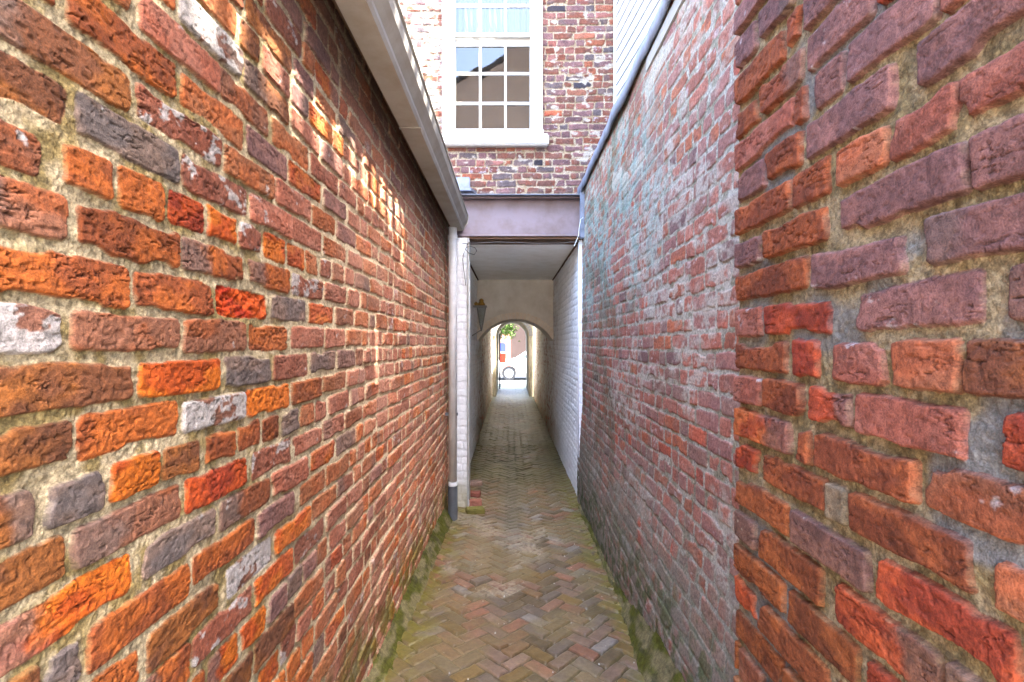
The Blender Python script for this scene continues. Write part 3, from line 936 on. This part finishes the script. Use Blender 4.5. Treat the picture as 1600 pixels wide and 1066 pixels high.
for i in range(4): q.faces.new((t_[i], t_[(i + 1) % 4], u_[(i + 1) % 4], u_[i]))
w_ = MB(); w_.bm.free(); w_.bm = q; w_.build('glass', M_GLASS, ln)

# ---- loose cables
c1 = MB()


def pxp(x, y, Y): return ((x - CX) * Y / F, Y, EYE + (CY - y) * Y / F)


c1.tube([pxp(*p, 4.66) for p in ((734, 378), (730, 382), (727, 390), (733, 396), (741, 398), (745, 392), (742, 387), (734, 385), (728, 387), (724, 398), (723, 408))], .0035, 6)
c1.tube([pxp(*p, 4.66) for p in ((723, 404), (724, 415), (726, 430), (727.5, 446))], .004, 6)
o = c1.build('cable', M_WIRE); tag(o, 'thin dark cable looped and hanging at the left end of the steel beam', 'cable')
c3 = MB(); c3.tube([pxp(*p, 4.70) for p in ((722, 381), (780, 378.5), (840, 380.5), (880, 380), (905, 377.5))], .0035, 6)
o = c3.build('cable', M_WIRE); tag(o, 'thin dark cable running straight along under the steel beam', 'cable')
c2 = MB(); c2.tube([pxp(*p, 4.62) for p in ((911, 340), (907, 343), (905, 356), (904, 368), (900, 378), (897, 385))], .0035, 6)
o = c2.build('cable', M_PALEWIRE); tag(o, 'pale cable hanging beside the right end of the steel beam', 'cable')

# ---- far gateway: brick arch at the end of the passage
ga = empty('brick_archway', (.08, 15, 0), 'pale round headed archway at the far street end of the passage', 'archway')
GY0, GY1 = 14.5, 17.6
r_ = .50; gx = .078; gz = EYE + .22
g = MB()
arc = [(gx - r_ * math.cos(math.pi * i / 28), gz + r_ * math.sin(math.pi * i / 28)) for i in range(29)]
g.prism([(-1.6, -.1), (gx - r_, -.1)] + arc + [(gx + r_, -.1), (1.8, -.1), (1.8, EYE + 18), (-1.6, EYE + 18)], 'y', GY0, GY1)  # wall carried up out of view to keep the street in shade
g.build('wall', mat_plain('archway_render', (150, 140, 120), .9, .2, .1, 3, .2, (116, 108, 84)), ga)
rg = MB()
for i in range(22):
    t0 = math.pi * i / 22 + .012; t1 = math.pi * (i + 1) / 22 - .012
    rg.prism([(gx - r * math.cos(t), gz + r * math.sin(t)) for r, t in ((r_ - .003, t0), (r_ + .11, t0), (r_ + .11, t1), (r_ - .003, t1))], 'y', GY0 - .04, GY0 + .05)
rg.build('arch_ring', M_CONC, ga)
gt = empty('iron_gate', (-.38, 16.7, 0), 'black iron gate standing open at the left of the far archway', 'gate')
fr = MB(); gxx = gx - r_ + .06
fr.box(gxx - .02, gxx + .02, 16.7, 16.74, 0.02, EYE + .35); fr.box(gxx - .02, gxx + .02, 17.5, 17.54, .02, EYE + .35)
fr.box(gxx - .015, gxx + .015, 16.74, 17.5, .15, .19); fr.box(gxx - .015, gxx + .015, 16.74, 17.5, EYE + .1, EYE + .14)
fr.build('frame', M_IRON, gt)
bb = MB()
for i in range(7): bb.box(gxx - .008, gxx + .008, 16.83 + i * .09, 16.846 + i * .09, .19, EYE + .1)
bb.build('bars', M_IRON, gt)
MB().tube([(gxx, 16.68, EYE + .30), (gxx + .06, 16.66, EYE + .42), (gxx + .02, 16.65, EYE + .52), (gxx + .06, 16.65, EYE + .58)], .018, 8).build('scroll', M_IRON, gt)

# ------------------------------------------------------------------ ground, paving, street
def herring(X, Y, seed=3):
    w = .074
    a = math.radians(45)
    wx = X + .010 * (noise(X * 4 + 9, Y * 4) - .5) + .005 * (noise(X * 25, Y * 25) - .5)
    wy = Y + .012 * (noise(X * 3.5, Y * 3.5 + 50) - .5) + .005 * (noise(X * 25 + 7, Y * 25) - .5)
    p = (wx * math.cos(a) + wy * math.sin(a)) / w + 400; q = (-wx * math.sin(a) + wy * math.cos(a)) / w + 400
    i = np.floor(p).astype(int); j = np.floor(q).astype(int)
    d = (i - j) % 4
    i0 = np.where(d == 1, i - 1, i); j0 = np.where(d == 2, j - 1, j)
    hor = d < 2
    cp = np.where(hor, i0 + 1, i0 + .5); cq = np.where(hor, j0 + .5, j0 + 1)
    hp = np.where(hor, 1., .5); hq = np.where(hor, .5, 1.)
    jt = .055
    du = np.abs(p - cp) - hp + jt; dv = np.abs(q - cq) - hq + jt
    rad = .07
    sd = np.hypot(np.maximum(du + rad, 0), np.maximum(dv + rad, 0)) + np.minimum(np.maximum(du + rad, dv + rad), 0) - rad
    bid = (i0 * 7919 + j0 * 104729 + hor * 31) % 65536
    return sd * w, bid, (p - cp) * w, (q - cq) * w


def pave(us_x, us_y, G):
    X, Y = np.meshgrid(us_x, us_y)
    sh_ = X.shape; x = X.ravel(); y = Y.ravel(); n = len(x)
    sd, bid, lp, lq = herring(x, y)
    rr = np.random.default_rng(99); R = rr.random((65536, 6)); Gn = rr.normal(0, 1, (65536, 4))
    sd = sd + .008 * (fbm(x * 45, y * 45, 3) - .48)
    m = sm(.003, -.003, sd)
    e = np.clip(-sd / .012, 0, 1)
    fill = sm(.42, .60, fbm(x * 3 + 5, y * 3, 4))          # soil packed level with the bricks
    hb = .0022 * Gn[bid, 0] + .03 * Gn[bid, 1] * lp + .03 * Gn[bid, 2] * lq + .003 * (1 - (1 - e) ** 2) + .0035 * (fbm(x * 30, y * 30, 4) - .5)
    hm = -.008 + .005 * fill + .004 * (fbm(x * 70, y * 70, 3) - .5)
    hb = hb * 1.0
    z = floor_z(x, y) + hb * m + hm * (1 - m)
    t = lambda c: np.tile(lin(c), (n, 1))
    pal = np.array([lin(c) for c in ((118, 92, 62), (132, 98, 76), (130, 106, 86), (112, 98, 82), (138, 128, 116), (120, 96, 54), (140, 98, 74), (100, 84, 60))])
    cb = pal[(R[bid, 0] * 8).astype(int)] * (1 + .35 * (R[bid, 1] - .5) + .45 * (fbm(x * 28, y * 28, 4) - .5))[:, None]
    cm = t((88, 76, 48)) * (1 + .6 * (fbm(x * 60, y * 60, 3) - .5))[:, None]
    C = mix(cm, cb, m)
    # grime film, gravelly dust, moss at the edges, damp channel down the middle
    C = mix(C, t((124, 108, 72)), .74 * sm(.36, .62, fbm(x * 4 + 2, y * 4 + 8, 5)))
    C = mix(C, t((172, 158, 134)), .72 * sm(.50, .64, fbm(x * 5 + 40, y * 3.5 + 3, 4) - .10 * np.abs(y - 3.9)) * sm(.35, .6, fbm(x * 50, y * 50, 3)))
    ed = np.minimum(x + .53, .66 - x)
    ms = sm(.22, .02, ed + .16 * (fbm(x * 7, y * 5, 4) - .5)) * sm(.40, .58, fbm(x * 22, y * 22, 4) + .05)
    C = mix(C, t((120, 112, 36)), ms * .7)
    ch = np.exp(-((x - .03 - .06 * (noise(y * 1.1, y * 0 + 3) - .5)) / .10) ** 2) * sm(3.2, 4.2, y) * sm(9.5, 7, y)
    C = mix(C, t((92, 88, 74)), ch * .65)
    far = sm(4.9, 6.3, y)
    C = mix(C, t((92, 88, 46)) * (1 + 1.6 * (fbm(x * 7, y * 5, 5) - .5))[:, None], far * .66 * sm(.30, .55, fbm(x * 4 + 70, y * 2.2, 4) + .06))
    C = mix(C, t((176, 180, 150)), .5 * sm(12, 15, y))  # daylight near the far end put into the paving colour
    C = C * .56
    G.add(np.stack([X, Y, z.reshape(sh_)], -1), C.reshape(sh_ + (3,)))


G = Grid()
pave(np.arange(-.66, .80, .010), np.arange(-1.8, 1.25, .010), G)
pave(np.arange(-.66, .80, .0034), steps(1.25, 5.0, lambda y: max(.0028, .0028 * (y / 1.8) ** 2 * .8)), G)
pave(np.arange(-.66, .80, .008), steps(5.0, 18.6, lambda y: .0022 * y * 1.2), G)
pv = G.build('path', M_PAVE)
tag(pv, 'herringbone brick paving of the alley and passage', None, None, 'structure')
o = MB().box(-400, 400, -300, 500, -.5, -.12).build('ground', M_EARTH); tag(o, 'bare ground under and around the buildings', kind='structure')
o = MB().box(-30, 30, 18.6, 20.6, -.118, .015).build('pavement', M_CONC); tag(o, 'pale concrete pavement beyond the far archway', kind='structure')
o = MB().box(-60, 60, 20.6, 29.5, -.119, -.10).build('road', M_ASPH); tag(o, 'sunlit street beyond the far archway', kind='structure')
o = MB().box(-16, 16, -19.6, -1.8, -.118, .33).build('yard', mat_plain('pale_paving', (188, 182, 172), .9, .2, .06, 2, .1)); tag(o, 'paved yard behind the viewer', kind='structure')

# small pale flecks (petals, crumbs of lime) on the paving
fl = bmesh.new()
for i in range(70):
    y = 1.9 + 3.3 * random.random() ** 1.2; x = random.uniform(-.42, .55)
    z = float(floor_z(np.array([x]), np.array([y]))[0]) + .005
    s = random.uniform(.002, .006) if random.random() < .85 else random.uniform(.007, .012)
    k = random.randint(4, 6); a = random.random() * 6.3
    c = fl.verts.new((x, y, z + s * .7))
    ring = [fl.verts.new((x + s * random.uniform(.6, 1.3) * math.cos(a + 6.283 * j / k), y + s * random.uniform(.6, 1.3) * math.sin(a + 6.283 * j / k), z - .004)) for j in range(k)]
    for j in range(k): fl.faces.new((c, ring[j], ring[(j + 1) % k]))
w_ = MB(); w_.bm.free(); w_.bm = fl
o = w_.build('litter', M_WHITE); tag(o, 'white flecks of lime and petals scattered over the brick paving', kind='stuff')

# loose bricks at the foot of the left jamb
def loose_brick(x, y, z, rz, sz, rgb, label, seed):
    me = bmesh.new(); bmesh.ops.create_cube(me, size=1)
    for v in me.verts: v.co = Vector((v.co.x * sz[0], v.co.y * sz[1], v.co.z * sz[2]))
    bmesh.ops.bevel(me, geom=me.edges[:], offset=.008, segments=2, affect='EDGES')
    bmesh.ops.subdivide_edges(me, edges=me.edges[:], cuts=3, use_grid_fill=True)
    r = random.Random(seed)
    for v in me.verts: v.co += Vector((r.uniform(-1, 1), r.uniform(-1, 1), r.uniform(-1, 1))) * .0022
    d = bpy.data.meshes.new('loose_brick'); me.to_mesh(d); me.free()
    o = link('loose_brick', d, mat_plain('brick_clay', rgb, .9, .2, .18, 22, .5))
    o.location = (x, y, z); o.rotation_euler = (r.uniform(-.04, .04), r.uniform(-.04, .04), rz)
    tag(o, label, 'brick', 'bricks at the foot of the passage jamb')


loose_brick(-.33, 4.55, .012, .25, (.17, .10, .062), (104, 98, 48), 'mossy yellow green brick lying by the downpipe foot', 1)
loose_brick(-.36, 4.78, .012, .1, (.16, .10, .062), (142, 92, 76), 'pink brick lying just inside the passage jamb', 2)
loose_brick(-.39, 5.05, .012, -.1, (.16, .09, .062), (126, 76, 64), 'red brick lying against the passage wall', 3)
loose_brick(-.40, 5.45, .012, .2, (.17, .09, .06), (134, 110, 96), 'pale brick lying furthest in along the passage wall', 4)

# ------------------------------------------------------------------ the street seen through the archway
car = empty('parked_car', (.9, 23, -.1), 'white car parked across the street, seen through the far archway', 'car')
M_CAR = mat_plain('white_car_paint', (205, 205, 205), .25, .5, .01, 5, 0)
M_TYRE = mat_plain('tyre_rubber', (34, 34, 36), .8, .3, .05, 20, .1)
M_RIM = mat_plain('wheel_alloy', (176, 178, 182), .35, .5, .04, 10, 0, None, .5)
M_CARGLASS = mat_plain('car_glass', (60, 72, 80), .08, .6, .02, 5, 0)
W0 = 22.2; gz0 = -.10
wxs = (-.05, 2.62)
body = MB()
sil = [(-.95, .38), (-.93, .62), (-.75, .82), (.25, .98), (.95, 1.42), (2.05, 1.46), (2.95, 1.08), (3.35, 1.00), (3.42, .60), (3.36, .36)]
# lower edge with the two wheel arches
low = []
for wxx in wxs[::-1]:
    low += [(wxx + .37 * math.cos(math.pi * i / 12), .32 + .37 * math.sin(math.pi * i / 12)) for i in range(13)]
low = [(p[0], max(p[1], .17)) for p in low]
body.prism([(a, b_ + gz0) for a, b_ in sil] + [(a, b_ + gz0) for a, b_ in low], 'y', W0, W0 + 1.72)
bd = body.build('body', M_CAR, car)
sg = MB(); sg.prism([(a, b_ + gz0) for a, b_ in ((.50, 1.03), (1.02, 1.36), (1.5, 1.40), (1.5, 1.03))], 'y', W0 - .006, W0 - .001)
sg.prism([(a, b_ + gz0) for a, b_ in ((1.56, 1.03), (1.56, 1.40), (2.02, 1.40), (2.62, 1.06))], 'y', W0 - .006, W0 - .001)
sg.build('side_window', M_CARGLASS, bd)
for wxx in wxs:
    wv_ = MB()
    for (ra, rb, ya, yb2) in ((.22, .325, W0 + .02, W0 + .22),):
        n = 28; vs_ = []
        for i in range(n):
            t = 2 * math.pi * i / n
            vs_.append([wv_.bm.verts.new((wxx + r * math.cos(t), yy, gz0 + .325 + r * math.sin(t))) for r, yy in ((ra, ya), (rb, ya), (rb, yb2), (ra, yb2))])
        for i in range(n):
            for k in range(4): wv_.bm.faces.new((vs_[i][k], vs_[i][(k + 1) % 4], vs_[(i + 1) % n][(k + 1) % 4], vs_[(i + 1) % n][k]))
    wl = wv_.build('wheel', M_TYRE, car)
    rim = MB(); rim.tube([(wxx, W0 + .035, gz0 + .325), (wxx, W0 + .06, gz0 + .325), (wxx, W0 + .2, gz0 + .325)], [.12, .222, .222], 24).build('rim', M_RIM, wl)
MB().box(-.90, -.70, W0 - .004, W0 + .02, gz0 + .62, gz0 + .76, .01).build('headlight', M_CARGLASS, car)

# blue, white and red banner on a post
bn = empty('street_banner', (-.3, 20.2, 0), 'blue and red banner on a post, seen at left through the far archway', 'banner')
MB().tube([(-.43, 20.2, .015), (-.43, 20.2, EYE + .35)], .02, 8).build('post', M_IRON, bn)
M_BL = mat_plain('blue_cloth', (52, 62, 120), .9, .1, .05, 10, .1); M_RD = mat_plain('red_cloth', (140, 36, 24), .9, .1, .05, 10, .1)
cl_ = [(-.40, -.02 + EYE - .32), (-.18, EYE - .34), (-.17, EYE - .05), (-.22, EYE + .02), (-.32, EYE + .04), (-.40, EYE + .02)]
MB().prism(cl_, 'y', 20.19, 20.215).build('blue_panel', M_BL, bn)
MB().prism([(-.40, EYE - .80), (-.19, EYE - .80), (-.18, EYE - .42), (-.40, EYE - .40)], 'y', 20.19, 20.215).build('red_panel', M_RD, bn)
MB().prism([(-.40, EYE - .399), (-.18, EYE - .419), (-.18, EYE - .341), (-.40, EYE - .341)], 'y', 20.19, 20.215).build('white_panel', M_WHITE, bn)

# leafy street trees
M_LEAF = mat_plain('leaf_green', (62, 84, 22), .7, .2, .25, 1.5, .1, (42, 62, 18))
M_BARK = mat_plain('bark', (104, 88, 72), .95, .1, .2, 12, .4)


def tree(x, y, h, rad, label, seed, n=2600):
    r = random.Random(seed)
    t = empty('street_tree', (x, y, 0), label, 'tree')
    tr = MB(); top = h * .55
    tr.tube([(x, y, -.1), (x + .04, y, h * .2), (x - .05, y, h * .4), (x, y, top)], [.17, .13, .11, .07], 10)
    for i in range(7):
        a = r.uniform(0, 6.28); z = r.uniform(h * .32, h * .5)
        e = Vector((x + rad * .7 * math.cos(a), y + rad * .7 * math.sin(a), z + r.uniform(.8, 1.8)))
        tr.tube([(x, y, z), tuple((Vector((x, y, z)) * .5 + e * .5) + Vector((0, 0, .15))), tuple(e)], [.06, .04, .015], 6)
    tr.build('trunk', M_BARK, t)
    cl = [(Vector((r.gauss(0, rad * .5), r.gauss(0, rad * .5), r.uniform(-rad * .6, rad * .8))), r.uniform(.35, .75)) for _ in range(26)]
    b = bmesh.new()
    for i in range(n):
        c, s = r.choice(cl)
        p = Vector((x, y, h * .68)) + c + Vector((r.gauss(0, s * .5), r.gauss(0, s * .5), r.gauss(0, s * .4)))
        d = Vector((r.uniform(-1, 1), r.uniform(-1, 1), r.uniform(-.7, .7))).normalized(); u = d.cross(Vector((r.random(), r.random(), r.random()))).normalized()
        L_ = r.uniform(.06, .12); w = L_ * .45
        b.faces.new([b.verts.new(p + v) for v in (d * L_, u * w, d * -L_, u * -w)])
    q = MB(); q.bm.free(); q.bm = b; q.build('crown', M_LEAF, t)


tree(-.7, 27.2, 4.6, 1.5, 'bright green leafy street tree in line with the far archway', 4)
tree(4.2, 28.4, 5.4, 1.8, 'taller green street tree right of the one seen through the archway', 9)
# terrace across the street
tb = empty('brick_terrace', (0, 32, 0), 'pale terrace house across the street beyond the parked car', 'house')
tw = MB(); tw.box(-9, 9, 31, 38, -.1, 7.2); tw.build('wall', mat_plain('terrace_render', (58, 46, 42), .9, .2, .1, 1.5, .1), tb)
for i, x in enumerate((-6, -3.2, -.5, 2.2, 5.0)):
    for z in (.9, 4.1):
        if z < 1 and i == 2: continue
        f_ = MB().box(x - .55, x + .55, 30.94, 30.998, z, z + 1.7).build('window', M_WHITE, tb)
        MB().box(x - .45, x + .45, 30.925, 30.939, z + .1, z + 1.6).build('pane', M_CARGLASS, f_)
MB().box(-.95, .05, 30.95, 30.998, -.05, 2.2).build('door', mat_plain('door_paint', (150, 96, 80), .6, .3, .1, 6, .05), tb)
MB().prism([(30.6, 7.1), (34.5, 9.6), (38.4, 7.1)], 'x', -9.2, 9.2).build('roof', M_ROOF, tb)

# gabled building behind the viewer (it is what the window panes mirror)
rb = empty('gabled_building', (0, -22, 0), 'brown gabled building behind the viewer, mirrored in the sash window', 'building')
MB().prism([(-9, -.1), (-9, EYE + 12.2), (5.2, EYE + 21.1), (9.0, EYE + 18.6), (9.0, -.1)], 'y', -24, -20).build('wall', M_REARBRICK, rb)
rr_ = MB(); rr_.prism([(-9.6, EYE + 11.95), (5.2, EYE + 21.2), (9.4, EYE + 18.4), (9.4, EYE + 18.65), (5.2, EYE + 21.5), (-9.6, EYE + 12.25)], 'y', -24.2, -19.98).build('roof', M_ROOF, rb)

# ------------------------------------------------------------------ light
w = bpy.data.worlds.new('World'); S.world = w; w.use_nodes = True
nt = w.node_tree; bg = nt.nodes['Background']
sky = nt.nodes.new('ShaderNodeTexSky'); sky.sky_type = 'NISHITA'; sky.sun_disc = False
sd_ = Vector((1.0, -.6, 1.97)).normalized()
sky.sun_elevation = math.asin(sd_.z); sky.sun_rotation = math.atan2(sd_.x, sd_.y)
sky.air_density = 1.0; sky.dust_density = 2.5; sky.ozone_density = 1.0
nt.links.new(sky.outputs[0], bg.inputs['Color']); bg.inputs['Strength'].default_value = .15
su = bpy.data.lights.new('sun', 'SUN'); su.energy = 2.0; su.angle = math.radians(.7); su.color = (1.0, .95, .86)
so = bpy.data.objects.new('sun', su); COL.objects.link(so)
so.rotation_euler = sd_.to_track_quat('Z', 'Y').to_euler(); so.location = (3, -3, 8)

# ------------------------------------------------------------------ camera and render settings
cam = bpy.data.cameras.new('camera'); co = bpy.data.objects.new('camera', cam); COL.objects.link(co)
co.location = (0, 0, EYE); co.rotation_euler = (math.radians(90), 0, 0)
cam.sensor_width = 36; cam.lens = 36 * F / 1600
cam.shift_x = (800 - CX) / 1600; cam.shift_y = (CY - 533) / 1600
cam.clip_start = .02; cam.clip_end = 2000
S.camera = co
S.view_settings.view_transform = 'Standard'; S.view_settings.look = 'None'
S.view_settings.exposure = 5.15; S.view_settings.gamma = 1.0; S.view_settings.use_curve_mapping = False
S.cycles.max_bounces = 10; S.cycles.diffuse_bounces = 6; S.cycles.transparent_max_bounces = 12
S.cycles.use_denoising = True
